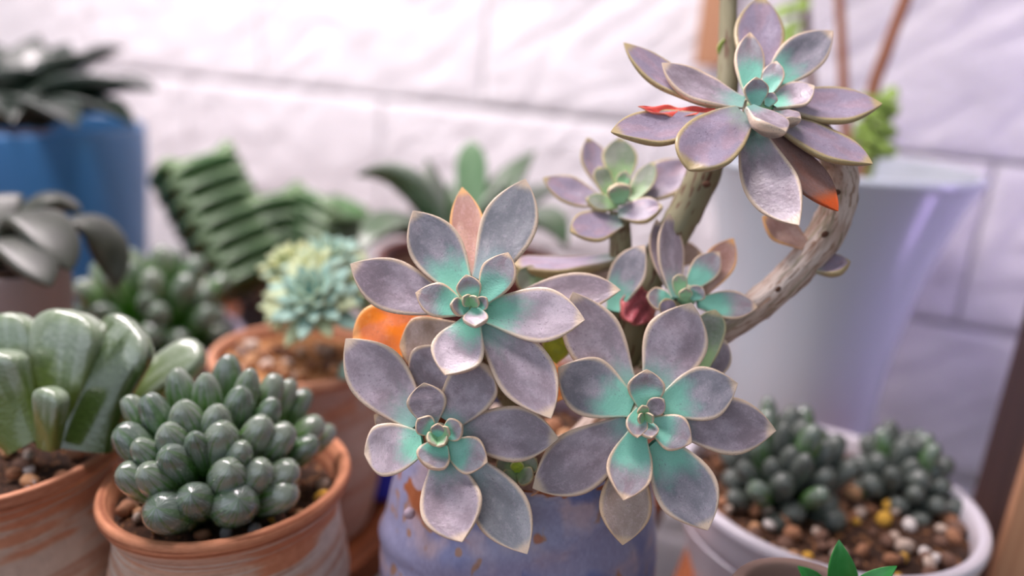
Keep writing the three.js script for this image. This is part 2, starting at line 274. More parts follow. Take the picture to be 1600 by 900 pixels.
// ---------------------------------------------------------------- the setting: a covered balcony, open above the parapet, with a white brick-panel wall
const WA = R(24), WP = V(0, 0, -0.62);                                             // the wall's turn and a point of it
const wallPoint = (x, y, z) => V(x, y, z).applyAxisAngle(V(0, 1, 0), -WA).add(WP);
function inRoom(name, geo, mat, x, y, z) { const m = struct(name, geo, mat); m.rotation.y = -WA; m.position.copy(wallPoint(x, y, z)); m.updateMatrixWorld(true); return m; }
const box = (x, y, z) => new THREE.BoxGeometry(x, y, z);
inRoom('floor', box(3.4, 0.12, 2.6), floorMat, 0, -0.06, 1.0);
inRoom('ceiling', box(3.4, 0.12, 2.6), plaster, 0, 2.46, 1.0);
inRoom('wall_left', box(0.12, 2.4, 2.3), plaster, -1.64, 1.2, 1.03);
inRoom('wall_right', box(0.12, 2.4, 2.3), plaster, 1.64, 1.2, 1.03);
inRoom('wall_front', box(3.4, 0.95, 0.12), plaster, 0, 0.475, 2.24);               // the parapet
const wall = inRoom('wall_back', box(3.4, 2.4, 0.12), groutMat, 0, 1.2, -0.068);
{
  const BH = 0.1085, BL = 0.229, gap = 0.003, gapV = 0.0016, y1 = CAM.y - 0.0425, x1 = -0.133;
  const brickGeo = (seed) => {
    const w = BL - gapV, h = BH - gap, d = 0.014, nx = 56, ny = 28, g = new THREE.BoxGeometry(w, h, d, nx, ny, 2), p = g.attributes.position;
    for (let i = 0; i < p.count; i++) {
      let x = p.getX(i), y = p.getY(i), z = p.getZ(i);
      const ex = w / 2 - Math.abs(x), ey = h / 2 - Math.abs(y), e = Math.min(ex, ey);
      if (z > 0) {
        const a = fbm(x * 16 + seed * 3, y * 30 + x * 9, seed, 4), cl = fbm(x * 9 + seed, y * 17 - x * 7, seed + 5, 3), st = Math.abs((cl * 5) % 1 - 0.5) * 2;   // cleft stone: steps and low ridges
        z += 0.004 * (a - 0.5) + 0.0013 * (ss(0.3, 0.42, st) - 0.5); z = z + (0.0045 - z) * ss(0.006, 0, e) * 0.9;
      }
      p.setXYZ(i, x, y, z);
    }
    g.computeVertexNormals(); return g;
  };
  const geos = [1, 2, 3, 4, 5, 6, 7].map(brickGeo);
  let k = 0;
  for (let row = -3; row <= 4; row++) for (let c = -4; c <= 3; c++) {
    const x = x1 + (c + 0.5 + (row % 2 ? 0.42 : 0)) * BL, y = y1 + (row - 0.0 + 0.5) * BH - BH;       // row 0 is the course under the first joint
    if (x < -1.0 || x > 0.75) continue;
    const b = new THREE.Mesh(geos[(k++ * 3) % 7], brickMat); b.name = numbered('brick'); b.castShadow = b.receiveShadow = true;
    b.position.set(x, y - 1.2, 0.068); wall.add(b);
  }
}
// the shelf: boards from front to back on two bearers, and a dark post at its right end
{
  const s = thing('plant_shelf', 'orange brown wooden slatted shelf carrying all the pots', 'shelf', wallPoint(0.05, 0, 0.33));
  s.rotation.y = -WA; s.updateMatrixWorld(true);
  for (let i = 0; i < 9; i++) { const b = own('plank', new RoundedBoxGeometry(i < 8 ? 0.08 : 0.05, 0.018, i < 8 ? 0.56 : 0.5, 2, 0.002), wood, s); b.position.set(i < 8 ? -0.5 + i * 0.1 : 0.268, SHELF - 0.009, i < 8 ? 0.025 : 0.055); }
  for (const z of [-0.2, 0.26]) { const b = own('bearer', box(0.86, 0.03, 0.04), wood, s); b.position.set(-0.19, SHELF - 0.033, z); }
  for (const [x, z] of [[-0.55, -0.2], [-0.55, 0.26], [0.2, -0.2], [0.2, 0.26]]) { const b = own('leg', box(0.04, SHELF - 0.048, 0.04), wood, s); b.position.set(x, (SHELF - 0.048) / 2, z); }
  const f = at(1592, 740, 0.3), p = thing('wooden_post', 'dark brown wooden post with a lighter front edge at the shelf end', 'post', V(f.x, 0, f.z));
  p.rotation.y = -WA; p.updateMatrixWorld(true);
  const post = own('body', new RoundedBoxGeometry(0.04, 1.5, 0.066, 2, 0.0015), darkWood, p); post.position.set(0.02, 0.75, -0.035);
  const fr = own('facing', new RoundedBoxGeometry(0.04, 1.5, 0.008, 2, 0.001), paleWood, p); fr.position.set(0.02, 0.75, 0.002);
}
// the lamps
{
  const p = wallPoint(-0.26, CAM.y + 0.46, 0.37), t = thing('grow_lamp', 'white tube grow lamp hanging over the plants near the wall', 'lamp', p);
  t.rotation.y = -WA; t.updateMatrixWorld(true);
  const h = own('housing', new RoundedBoxGeometry(LED.w + 0.04, 0.03, LED.h + 0.03, 3, 0.006), plain(235, 235, 235), t); h.position.y = 0.016;
  own('diffuser', box(LED.w, 0.004, LED.h), std({ color: 0xffffff, emissive: LED.color, emissiveIntensity: 6 }), t).position.y = -0.001;
  for (const x of [-0.25, 0.25]) { const c = own('cord', new THREE.CylinderGeometry(0.0015, 0.0015, 2.4 - p.y - 0.03, 8), plain(240, 240, 240), t); c.position.set(x, (2.4 - p.y + 0.03) / 2, 0); }
  const l = new THREE.RectAreaLight(LED.color, LED.intensity, LED.w, LED.h); l.position.copy(p).add(V(0, -0.006, 0)); l.rotation.set(-Math.PI / 2, 0, -WA, 'YXZ'); l.rotation.set(-Math.PI / 2, -WA, 0, 'YXZ'); scene.add(l);
}
{
  const p = at(2060, 330, 0.315), t = thing('grow_stick', 'slim violet grow light stick on a floor stand beside the shelf post', 'lamp', V(p.x, 0, p.z));
  const look = at(1320, 420, 0.42); t.rotation.y = Math.atan2(look.x - p.x, look.z - p.z); t.updateMatrixWorld(true);
  own('base', new THREE.CylinderGeometry(0.048, 0.05, 0.016, 40), plain(30, 30, 30), t).position.y = 0.008;
  own('pole', new THREE.CylinderGeometry(0.008, 0.008, 0.83, 16), plain(30, 30, 30), t).position.y = 0.425;
  own('housing', new RoundedBoxGeometry(0.024, 0.38, 0.014, 2, 0.003), plain(30, 30, 30), t).position.set(0, SHELF + 0.2, -0.008);
  own('tube', new RoundedBoxGeometry(VIOLET.w, VIOLET.h, 0.004, 2, 0.001), std({ color: 0xffffff, emissive: VIOLET.color, emissiveIntensity: 5 }), t).position.set(0, SHELF + 0.2, 0.0);
  const l = new THREE.RectAreaLight(VIOLET.color, VIOLET.intensity, VIOLET.w, VIOLET.h); l.position.copy(t.localToWorld(V(0, SHELF + 0.2, 0.006))); scene.add(l);
  l.lookAt(l.position.clone().multiplyScalar(2).sub(t.localToWorld(V(0, SHELF + 0.2, 1))));
}

// ---------------------------------------------------------------- the ghost plant in its lilac pot (in focus)
const potBase = (px, py, d) => { const r = at(px, py, d); return { p: V(r.x, SHELF, r.z), h: r.y - SHELF }; };
const gp = potBase(825, 672, 0.247);
const ghost = thing('ghost_plant', 'grey mauve ghost plant with open rosettes and curved stems in a lilac blue glazed pot', 'potted plant', gp.p);
{
  const h = gp.h;
  own('pot', potGeo([[0, 0], [0.034, 0], [0.038, 0.003], [0.0435, h * 0.25], [0.0465, h * 0.5], [0.0452, h * 0.66], [0.0418, h * 0.86], [0.038, h - 0.001], [0.0365, h + 0.0005], [0.0352, h - 0.003], [0.037, h - 0.02], [0.037, h - 0.04]], { ridges: 0.006, swirl: 0.03, seed: 4 }), lilacGlaze, ghost);
  const s = own('soil', soilGeo(0.0365, h - 0.01, 0.002, 3), soilMat, ghost);
  pebbles(s, 24, 0.034, h - 0.008, 0.003, 5, [0, 2, 3, 5]);
  const k = at(640, 802, 0.221), kn = put('knob', new THREE.SphereGeometry(0.0017, 20, 14).translate(k.x, k.y, k.z), plain(178, 158, 170), ghost, 'small round knob on the pot wall');
  kn.castShadow = true;
}
function gLeaf(parent, C, spec) {
  const [tx, ty, bx, by, w, lay, o = {}] = spec, k = C.d / F;
  const z = (x, y) => { const dx = (x - C.c[0]) * k, dy = -(y - C.c[1]) * k; return -(dx * C.N[0] + dy * C.N[1]) / C.N[2] * (C.plane ?? 0.75); };
  const zt = z(tx, ty) + (0.0045 - 0.0023 * lay) + (o.dz ?? 0) / 1000, zb = z(bx, by) + 0.0012 - 0.0017 * lay + (o.bz ?? 0) / 1000;
  const a = at(bx, by, C.d - zb), b = at(tx, ty, C.d - zt), n = dir(...(o.n ?? C.N)), T = b.clone().sub(a), L = T.length();
  const S = V().crossVectors(T, n).normalize(), nn = V().crossVectors(S, T).normalize(), Sc = toCam(S), Tc = toCam(T), tl = Math.hypot(Tc.x, Tc.y);
  const seen = tl < 1e-6 ? 1 : Math.abs(Sc.x * -Tc.y + Sc.y * Tc.x) / tl, W = w * k / Math.max(0.45, seen);
  const m = a.clone().add(b).multiplyScalar(0.5).addScaledVector(nn, (o.bend ?? -0.13) * L).addScaledVector(S, (o.side ?? 0) * L);
  const inner = lay < 1.2;
  put('leaf', leafGeo({ a, m, b, n, w: W, prof: o.p ?? PROF.ghost, th: o.th ?? (inner ? 0.36 : 0.25), et: 0.55, cup: o.cup ?? (inner ? 0.11 : 0.085), fold: o.fold ?? 0, nu: inner ? 20 : 28, nv: inner ? 16 : 24, wave: o.wave ?? 0, und: 0.1, us: (tx * 7 + ty * 3) % 97 }), o.m ?? C.m, parent, o.label);
}
function rosette(thing, C, leaves) {
  const c = at(C.c[0], C.c[1], C.d + (C.r ?? 0.0034) + 0.0003), g = new THREE.SphereGeometry(C.r ?? 0.0034, 20, 14); g.translate(c.x, c.y, c.z);
  const r = put('rosette', g, G.bud, thing);
  for (const l of leaves) gLeaf(r, C, l);
  return r;
}
// leaf: [tip x, tip y, base x, base y, width, layer, options]
const CA = { c: [737, 473], d: 0.2, N: [-0.05, 0.32, 0.94], m: G.mauve };
rosette(ghost, CA, [
  [645, 329, 727, 458, 86, 2.2, { m: G.blue }], [547, 412, 700, 478, 84, 2.6, { m: G.mauve2, side: -0.05 }], [821, 279, 752, 440, 92, 2.8, { m: G.slate, side: 0.04 }],
  [722, 292, 740, 430, 58, 4, { m: G.tan, dz: -4 }], [914, 500, 752, 488, 86, 2.2, { m: G.pale, side: -0.05 }], [861, 654, 752, 500, 92, 3, { m: G.mauve, side: -0.1 }],
  [695, 586, 738, 500, 82, 1.6, { m: G.pale, bend: -0.14, dz: 3 }], [649, 457, 726, 484, 54, 1.1, { m: G.teal }], [794, 394, 754, 470, 58, 1.1, { m: G.teal, side: 0.06 }],
  [728, 429, 738, 474, 40, 0.5, { m: G.teal }], [704, 476, 732, 484, 26, 0.2, { m: G.teal, dz: 3 }], [742, 510, 744, 482, 40, 0.5, { m: G.pale, dz: 2, bz: 1 }],
  [760, 465, 746, 484, 22, 0.1, { m: G.teal }], [724, 464, 736, 476, 20, -0.3, { m: G.bud }], [744, 464, 738, 478, 20, -0.4, { m: G.bud }],
]);
const CB = { c: [684, 680], d: 0.199, N: [-0.05, 0.24, 0.96], m: G.mauve2 };
rosette(ghost, CB, [
  [540, 529, 654, 662, 96, 2.6, { m: G.mauve }], [662, 598, 673, 664, 64, 1.5, { m: G.mauve2 }], [763, 571, 703, 660, 84, 2.1, { m: G.mauve2, side: -0.06, p: PROF.blunt }],
  [569, 709, 660, 692, 80, 2, { m: G.pale, p: PROF.blunt }], [873, 685, 712, 674, 86, 2.9, { m: G.mauve2, side: -0.03 }], [762, 722, 698, 698, 58, 1.3, { m: G.teal }],
  [722, 847, 694, 712, 98, 2.3, { m: G.mauve, bend: -0.16, dz: 5, side: 0.07 }], [824, 866, 722, 716, 88, 3.4, { m: G.slate, side: -0.06 }], [668, 730, 690, 692, 54, 0.8, { m: G.teal, p: PROF.blunt }],
  [652, 655, 678, 676, 34, 0.4, { m: G.teal }], [722, 664, 692, 680, 36, 0.4, { m: G.teal }], [584, 648, 650, 684, 50, 4, { m: G.aged }],
  [684, 662, 685, 684, 24, -0.1, { m: G.teal }], [670, 690, 684, 682, 24, 0, { m: G.bud }], [694, 694, 685, 682, 24, -0.1, { m: G.bud }], [700, 668, 688, 684, 20, -0.2, { m: G.bud }],
]);
const CD = { c: [1003, 652], d: 0.203, N: [0.03, 0.22, 0.97], m: G.mauve, r: 0.005 };
rosette(ghost, CD, [
  [895, 456, 984, 612, 96, 3.2, { m: G.mauve, side: -0.07 }], [1081, 473, 1018, 606, 104, 2.6, { m: G.mauve, side: 0.05 }], [872, 574, 988, 636, 94, 2.2, { m: G.blue, side: -0.04 }],
  [832, 763, 984, 662, 96, 2.8, { m: G.mauve2, side: -0.05 }], [1153, 599, 1032, 634, 84, 2, { m: G.blue }], [1213, 673, 1050, 664, 90, 3, { m: G.mauve2, side: -0.05 }],
  [1106, 829, 1022, 690, 100, 2.4, { m: G.blue, side: -0.07 }], [974, 782, 997, 672, 72, 1.4, { m: G.teal, bend: -0.14, dz: 5 }], [973, 852, 984, 712, 84, 3.8, { m: G.aged }],
  [1011, 577, 1008, 640, 60, 1.2, { m: G.teal }], [1081, 692, 1016, 662, 58, 1, { m: G.teal, side: -0.06 }], [996, 684, 1000, 640, 36, 0.7, { m: G.teal, side: 0.1, dz: 2 }],
  [1038, 624, 1010, 648, 30, 0.5, { m: G.mauve2 }], [1018, 684, 1008, 656, 32, 0.5, { m: G.teal, dz: 2 }], [1004, 634, 1006, 652, 20, -0.2, { m: G.bud }], [1020, 650, 1008, 656, 18, -0.3, { m: G.bud }], [998, 652, 1006, 656, 16, -0.5, { m: G.bud }],
]);
const CE = { c: [1184, 168], d: 0.207, N: [0.1, 0.62, 0.78], m: G.pink, plane: 0.8, r: 0.0042 };
rosette(ghost, CE, [
  [1190, -8, 1186, 128, 84, 2.6, { m: G.pink, n: [0, 0.2, 1] }], [1172, 50, 1172, 150, 50, 1.1, { m: G.teal, n: [0, 0.1, 1] }], [1302, 48, 1204, 134, 70, 2, { m: G.blue, n: [0.1, 0.4, 0.9], side: -0.06 }],
  [1379, 162, 1214, 162, 70, 2.8, { m: G.pink, side: -0.05 }], [1364, 256, 1206, 186, 64, 2.4, { m: G.pink, side: -0.08, th: 0.26 }], [1249, 352, 1172, 192, 76, 2.6, { m: G.mauve, side: 0.1, n: [-0.35, 0.35, 0.85] }],
  [1310, 330, 1198, 198, 66, 3.6, { m: G.rust, side: -0.06, dz: -4 }], [1076, 265, 1162, 180, 86, 1.9, { m: G.pink, p: PROF.blunt, side: 0.06, bend: 0.03, n: [0, 0.45, 0.9], dz: 3 }], [954, 206, 1120, 188, 62, 2.8, { m: G.pink, side: 0.06, th: 0.26 }],
  [1034, 98, 1162, 162, 60, 2, { m: G.mauve, side: -0.06, n: [0.1, 0.5, 0.85] }], [974, 66, 1130, 166, 56, 3.2, { m: G.pink, side: -0.04 }], [1273, 134, 1206, 164, 46, 1.2, { m: G.pale, side: -0.04 }],
  [1213, 95, 1200, 148, 34, 0.9, { m: G.teal, n: [-0.3, 0.2, 0.9] }], [1182, 120, 1181, 166, 40, 0.6, { m: G.teal, n: [0, 0.2, 1], dz: 4 }], [1209, 144, 1198, 166, 22, 0.2, { m: G.teal, n: [0, 0.2, 1] }],
  [1228, 206, 1170, 168, 44, 0.8, { m: G.mauve, th: 0.5, dz: 7, bz: 4, side: -0.08, n: [0.15, 0.7, 0.6] }], [1252, 186, 1206, 178, 28, 1.1, { m: G.mauve, dz: 2, th: 0.45, n: [0.1, 0.75, 0.5] }],
  [996, 166, 1118, 172, 20, 3.1, { m: G.red, p: PROF.old, wave: 0.12, label: 'withered red leaf' }],
]);
const CF = { c: [968, 305], d: 0.236, N: [-0.05, 0.5, 0.86], m: G.pink };
rosette(ghost, CF, [
  [969, 214, 968, 288, 58, 1.8, { m: G.green, n: [0, 0, 1] }], [918, 214, 946, 296, 46, 2.4, { m: G.pink, n: [0.2, 0.1, 1] }], [848, 278, 944, 318, 46, 2.2, { m: G.pink }], [915, 310, 966, 322, 28, 1, { m: G.green, th: 0.5 }],
  [1036, 322, 966, 334, 40, 1.2, { m: G.pink, dz: 3, th: 0.4 }], [891, 362, 970, 346, 52, 2, { m: G.pink, dz: 4, side: 0.05 }], [1079, 250, 988, 312, 60, 3, { m: G.pink }], [1022, 252, 986, 314, 32, 1.2, { m: G.green, n: [-0.4, 0.2, 0.9] }],
  [936, 260, 954, 308, 30, 1.1, { m: G.green, n: [0.3, 0.1, 0.9], p: PROF.blunt }], [978, 266, 970, 300, 24, 0.6, { m: G.bud, n: [0, 0, 1] }], [967, 287, 968, 318, 38, 0.4, { m: G.bud, n: [0, 0.1, 1], p: PROF.blunt, dz: 3 }], [954, 290, 964, 310, 18, 0.2, { m: G.bud }],
]);
const CG = { c: [1072, 462], d: 0.222, N: [0.1, 0.4, 0.9], m: G.teal };
rosette(ghost, CG, [
  [1046, 333, 1056, 466, 46, 2, { m: G.mauve, n: [0.3, 0, 0.9] }], [1026, 342, 1046, 450, 38, 3, { m: G.mauve2, n: [0.3, 0, 0.9] }], [1146, 372, 1096, 458, 50, 2.8, { m: G.tan, n: [-0.2, 0.1, 1], label: 'pinkish leaf' }],
  [1124, 393, 1076, 450, 44, 1.8, { m: G.teal, n: [-0.2, 0.2, 1] }], [1184, 480, 1090, 474, 46, 2, { m: G.teal, side: -0.05 }], [1040, 466, 1050, 506, 28, 1, { m: G.pink, n: [0, 0, 1], p: PROF.blunt }],
  [1062, 428, 1062, 462, 24, 0.6, { m: G.bud, n: [0, 0, 1], p: PROF.blunt }], [1098, 448, 1080, 468, 28, 0.8, { m: G.teal }], [1010, 462, 1052, 472, 36, 2, { m: G.teal }], [1072, 450, 1070, 470, 22, 0, { m: G.bud, n: [0, 0, 1] }],
  [1118, 484, 1090, 584, 48, 3.4, { m: G.green, n: [-0.2, 0, 1], p: PROF.blunt, dz: 6 }], [1134, 530, 1096, 600, 48, 3.8, { m: G.mauve, n: [-0.3, 0, 1] }],
]);
const CH = { c: [808, 732], d: 0.212, N: [0, 0.35, 0.93], m: G.green, r: 0.003 };
rosette(ghost, CH, [
  [778, 716, 800, 738, 28, 1.5], [838, 716, 814, 738, 30, 1.5], [790, 752, 806, 740, 28, 1.2, { m: G.green }], [832, 750, 810, 738, 30, 1, {}], [808, 720, 808, 738, 22, 0.8, { m: G.lime }], [762, 740, 796, 744, 26, 2, { m: G.lime }], [846, 764, 800, 752, 34, 2.5, { m: G.tan }],
]);
// stems, and the loose leaves that stand on them
const stem = (pts, rad, mat, seg, rough) => put('stem', tubeGeo(pts.map((p) => at(...p)), rad, seg ?? 60, 20, rough ?? 0.28, pts[0][0]), mat, ghost);
const thick = stem([[900, 700, 0.242], [985, 612, 0.236], [1060, 556, 0.232], [1128, 514, 0.23], [1192, 470, 0.229], [1246, 420, 0.228], [1291, 362, 0.227], [1313, 300, 0.224], [1306, 244, 0.221], [1262, 200, 0.217], [1196, 172, 0.212]], [0.0052, 0.005, 0.0048, 0.0047, 0.0048, 0.005, 0.0054, 0.0052, 0.0046, 0.004, 0.0034], stemMat, 90, 0.3);
const branch = stem([[930, 690, 0.244], [980, 560, 0.24], [1016, 430, 0.236], [1066, 340, 0.234], [1100, 270, 0.232], [1134, 150, 0.234], [1138, 10, 0.238], [1140, -170, 0.24]], [0.0052, 0.005, 0.0048, 0.0052, 0.0052, 0.0036, 0.0026, 0.0024], greenStem, 80, 0.2);
stem([[842, 690, 0.244], [790, 600, 0.228], [748, 510, 0.208]], [0.0042, 0.004, 0.0034], greenStem, 30);
stem([[820, 700, 0.244], [750, 700, 0.222], [700, 690, 0.206]], [0.0042, 0.004, 0.0034], stemMat, 30);
stem([[880, 700, 0.244], [950, 680, 0.222], [996, 660, 0.21]], [0.0042, 0.004, 0.0034], stemMat, 30);
const fs = stem([[930, 690, 0.243], [960, 540, 0.241], [968, 440, 0.24], [969, 330, 0.238]], [0.0042, 0.004, 0.0036, 0.0032], greenStem, 40);
stem([[1000, 600, 0.236], [1040, 540, 0.23], [1068, 472, 0.225]], [0.004, 0.0036, 0.003], greenStem, 30);
for (const [px, py, d, r, turn, on] of [[1308, 300, 0.2193, 0.0011, 0, thick], [1289, 366, 0.2222, 0.0012, 0.5, thick], [1216, 452, 0.2238, 0.001, 0.8, thick], [1104, 288, 0.2272, 0.0013, 0, branch]]) {
  const p = at(px, py, d), g = new THREE.SphereGeometry(r, 16, 12); g.scale(1, 0.75, 0.4); g.rotateZ(turn); g.applyQuaternion(camera.quaternion); g.translate(p.x, p.y, p.z);
  put('leaf_scar', g, scarMat, on);
}
const CS = { c: [1250, 380], d: 0.226, N: [0, 0.2, 1], m: G.tan, plane: 0 };
for (const l of [[1191, 338, 1258, 384, 46, 1, { m: G.tan, n: [-0.3, 0.4, 0.9], bz: 2, side: 0.05 }], [1329, 408, 1272, 420, 28, 1, { m: G.pink, n: [0, 0.8, 0.6], th: 0.4 }]]) gLeaf(thick, CS, l);
const CL = { c: [0, 0], d: 0.206, N: [0, 0.25, 0.97], m: G.mauve, plane: 0 };
const onStem = (parent, d, l) => gLeaf(parent, { ...CL, d }, l);
for (const [d, l] of [
  [0.2165, [551, 528, 690, 520, 92, 1.5, { m: G.orange, p: PROF.blunt, side: 0.1, label: 'orange ageing leaf' }]], [0.2135, [624, 540, 720, 520, 84, 1.5, { m: G.aged, p: PROF.blunt, side: -0.1 }]], [0.209, [640, 600, 712, 550, 82, 1.5, { m: G.mauve2 }]],
  [0.211, [884, 622, 800, 548, 74, 1.5, { m: G.orange, side: 0.12, label: 'orange ageing leaf' }]], [0.222, [876, 520, 862, 566, 46, 1.5, { m: G.lime, label: 'lime green leaf' }]], [0.22, [860, 618, 940, 622, 12, 1, { m: G.wine, label: 'dried dark red leaf' }]],
  [0.214, [970, 453, 800, 474, 64, 1.5, { m: G.mauve2, n: [0, 0.4, 0.9], side: -0.09 }]],
]) onStem(ghost, d, l);
for (const [d, l] of [
  [0.238, [797, 414, 962, 404, 26, 1, { m: G.pink, n: [0, 0.9, 0.45], th: 0.5, p: PROF.blunt }]], [0.232, [806, 424, 850, 450, 44, 1.5, { m: G.green }]], [0.227, [1008, 383, 958, 486, 54, 1.2, { m: G.blue, n: [-0.3, 0.3, 0.9], side: -0.12 }]],
  [0.243, [890, 430, 985, 405, 44, 1.5, { m: G.aged }]], [0.244, [1098, 396, 1030, 396, 40, 1.5, { m: G.aged }]],
]) onStem(fs, d, l);
onStem(branch, 0.229, [970, 470, 1024, 488, 62, 1, { m: G.wine, p: PROF.blunt, wave: 0.07, label: 'shrivelled dark red leaf' }]);
onStem(branch, 0.236, [1132, 60, 1130, 96, 22, 1, { m: G.lime, label: 'small lime green leaf' }]);

// ---------------------------------------------------------------- haworthia domes
function ray(px, py) { return at(px, py, 1).sub(CAM).normalize(); }
function domePoint(px, py, c, r, h) {
  const v = ray(px, py), s = V(1 / r, 1 / h, 1 / r), o = CAM.clone().sub(c).multiply(s), d = v.clone().multiply(s), A = d.dot(d), B = o.dot(d), q = B * B - A * (o.dot(o) - 1);
  return CAM.clone().addScaledVector(v, (q > 0 ? (-B - Math.sqrt(q)) : -B) / A);
}
function bulb(parent, c, tip, w, mat, o = {}) {
  const out = tip.clone().sub(c), a = c.clone().add(V(out.x * 0.16, -0.004, out.z * 0.16)), m = a.clone().lerp(tip, 0.5).add(V(out.x * 0.06, (o.lift ?? 0.06) * out.length(), out.z * 0.06));
  const n = V(out.x * 0.3, 1, out.z * 0.3).normalize(); if (Math.abs(out.clone().normalize().dot(n)) > 0.96) n.set(0, 0.2, 1).normalize();
  put('leaf', leafGeo({ a, m, b: tip, n, w, prof: o.p ?? PROF.bulb, th: o.th ?? 0.9, top: 0.48, bot: 0.52, et: o.et ?? 0.85, eb: 0.9, nu: 18, nv: o.nv ?? 16 }), mat, parent);
}
function fibDome(parent, c, r, h, n, w, mats, seed, low = 0.02) {
  const rr = rng(seed);
  for (let i = 0; i < n; i++) {
    const y = 1 - (i + 0.5) / n * (1 - low), q = Math.sqrt(1 - y * y), A = i * 2.39996 + rr() * 0.4, k = 0.8 + rr() * 0.3;
    bulb(parent, c, c.clone().add(V(Math.cos(A) * q * r * k, y * h * k, Math.sin(A) * q * r * k)), w * (0.85 + rr() * 0.3), mats[Math.floor(rr() * mats.length)]);
  }
}
const flower = (r, h, o = {}) => [[0, 0], [r * 0.84, 0], [r * 0.9, 0.003], [r * (o.belly ?? 0.98), h * 0.45], [r * 0.92, h * 0.72], [r * 0.9, h * 0.84], [r * 0.97, h - 0.006], [r, h - 0.003], [r * 0.985, h], [r * 0.93, h], [r * 0.88, h - 0.004], [r * 0.85, h - 0.02], [r * 0.84, h - 0.035]];
function pottedPlant(name, label, px, py, d) { const b = potBase(px, py, d), t = thing(name, label, 'potted plant', b.p); t.userData.h = b.h; const h = b.h; return { t, h, rim: V(b.p.x, SHELF + h, b.p.z) }; }

{ // front left: glassy bulbs in a washed terracotta pot
  const { t, h, rim } = pottedPlant('haworthia', 'glassy round-leaved haworthia in a flared orange-rimmed terracotta pot, nearest the front', 357, 740, 0.25);
  delete t.userData.h;
  own('pot', potGeo(flower(0.0392, h, { belly: 1.0 }), { ridges: 0.008, slant: 0.07, seed: 2 }), washed(2, 2.0, [204, 192, 178], [198, 134, 98]), t);
  const s = own('soil', soilGeo(0.0345, h - 0.008, 0.002, 7), soilMat, t);
  pebbles(s, 46, 0.0325, h - 0.006, 0.0021, 11, [0, 2, 3, 4, 5, 6], (x, z) => Math.hypot(x, z) > 0.02);
  const c = rim.clone().add(V(-0.004, -0.009, 0.001)), rr = rng(4), P = (x, y) => [150 + x * 0.411, 530 + y * 0.411];
  const list = [[505, 55, 1], [300, 110, 1], [415, 130, 1], [555, 180, 1.1], [590, 110, .9], [690, 130, 1], [810, 190, 1], [750, 150, .8], [110, 215, .9], [190, 210, 1.05], [325, 240, 1.1], [460, 255, 1.05], [85, 335, 1.2], [265, 330, 1.05], [480, 325, 1.15], [370, 360, .8], [640, 300, 1.15], [735, 330, 1.15], [680, 225, .9], [860, 300, 1.05], [910, 335, .9], [270, 420, 1.1], [95, 490, 1.15], [180, 490, 1.1], [360, 585, 1.2], [510, 475, 1.2], [635, 475, 1.15], [545, 605, 1.5], [750, 480, 1.2], [745, 570, 1.3], [230, 640, 1.45], [560, 400, .9], [150, 390, .9], [840, 380, 1]];
  list.forEach(([x, y, k], i) => { const [px, py] = P(x, y), p = domePoint(px, py, c, 0.041, 0.05), low = y > 440; bulb(t, c, p, 0.0098 * k * (0.95 + rr() * 0.1), i % 3 ? H.a : H.b, { lift: low ? 0.02 : 0.1 }); });
  fibDome(t, c.clone().add(V(0, 0, -0.006)), 0.024, 0.028, 12, 0.0085, [H.a, H.b], 9, 0.4);
}
{ // far left, front row: window-leaved haworthia
  const { t, h, rim } = pottedPlant('window_haworthia', 'haworthia with broad flat-topped window leaves in a ridged pale terracotta pot at the left edge', -14, 690, 0.253);
  delete t.userData.h;
  own('pot', potGeo(flower(0.041, h, { belly: 0.99 }), { ridges: 0.01, slant: 0.03, seed: 6 }), washed(6, 2.4, [200, 180, 164], [196, 136, 104]), t);
  const s = own('soil', soilGeo(0.036, h - 0.006, 0.002, 17), soilMat, t);
  pebbles(s, 40, 0.034, h - 0.004, 0.0024, 21, [0, 1, 2, 3, 5], (x, z) => z > -0.01);
  // [tip px, tip py, tip depth, base px, base py, base depth, width px, thickness, material, control px, control py, end]
  const wl = [
    [214, 506, 0.246, 128, 702, 0.243, 124, 0.4, H.wd, 142, 590, PROF.slab], [318, 548, 0.264, 170, 690, 0.264, 72, 0.6, H.w, 210, 590, PROF.window], [112, 484, 0.246, 84, 692, 0.246, 128, 0.5, H.w, 90, 600, PROF.window],
    [14, 488, 0.248, 54, 690, 0.25, 84, 0.6, H.w, 18, 600, PROF.window], [-20, 548, 0.236, 44, 694, 0.24, 104, 0.6, H.w, -6, 620, PROF.window], [78, 606, 0.232, 74, 700, 0.236, 56, 0.7, H.w, 74, 660, PROF.window],
    [170, 512, 0.266, 120, 680, 0.264, 84, 0.6, H.w, 130, 600, PROF.window],
  ];
  for (const [tx, ty, td, bx, by, bd, w, th, m, cx, cy, p] of wl) {
    const a = at(bx, by, bd), b = at(tx, ty, td), mm = at(cx, cy, (td + bd) / 2);
    put('leaf', leafGeo({ a, m: mm, b, n: dir(-0.1, 0.55, 0.8), w: w * td / F, prof: p, th, top: 0.35, bot: 0.65, et: 0.5, eb: 0.6, nu: 24, nv: 22 }), m, t);
  }
}
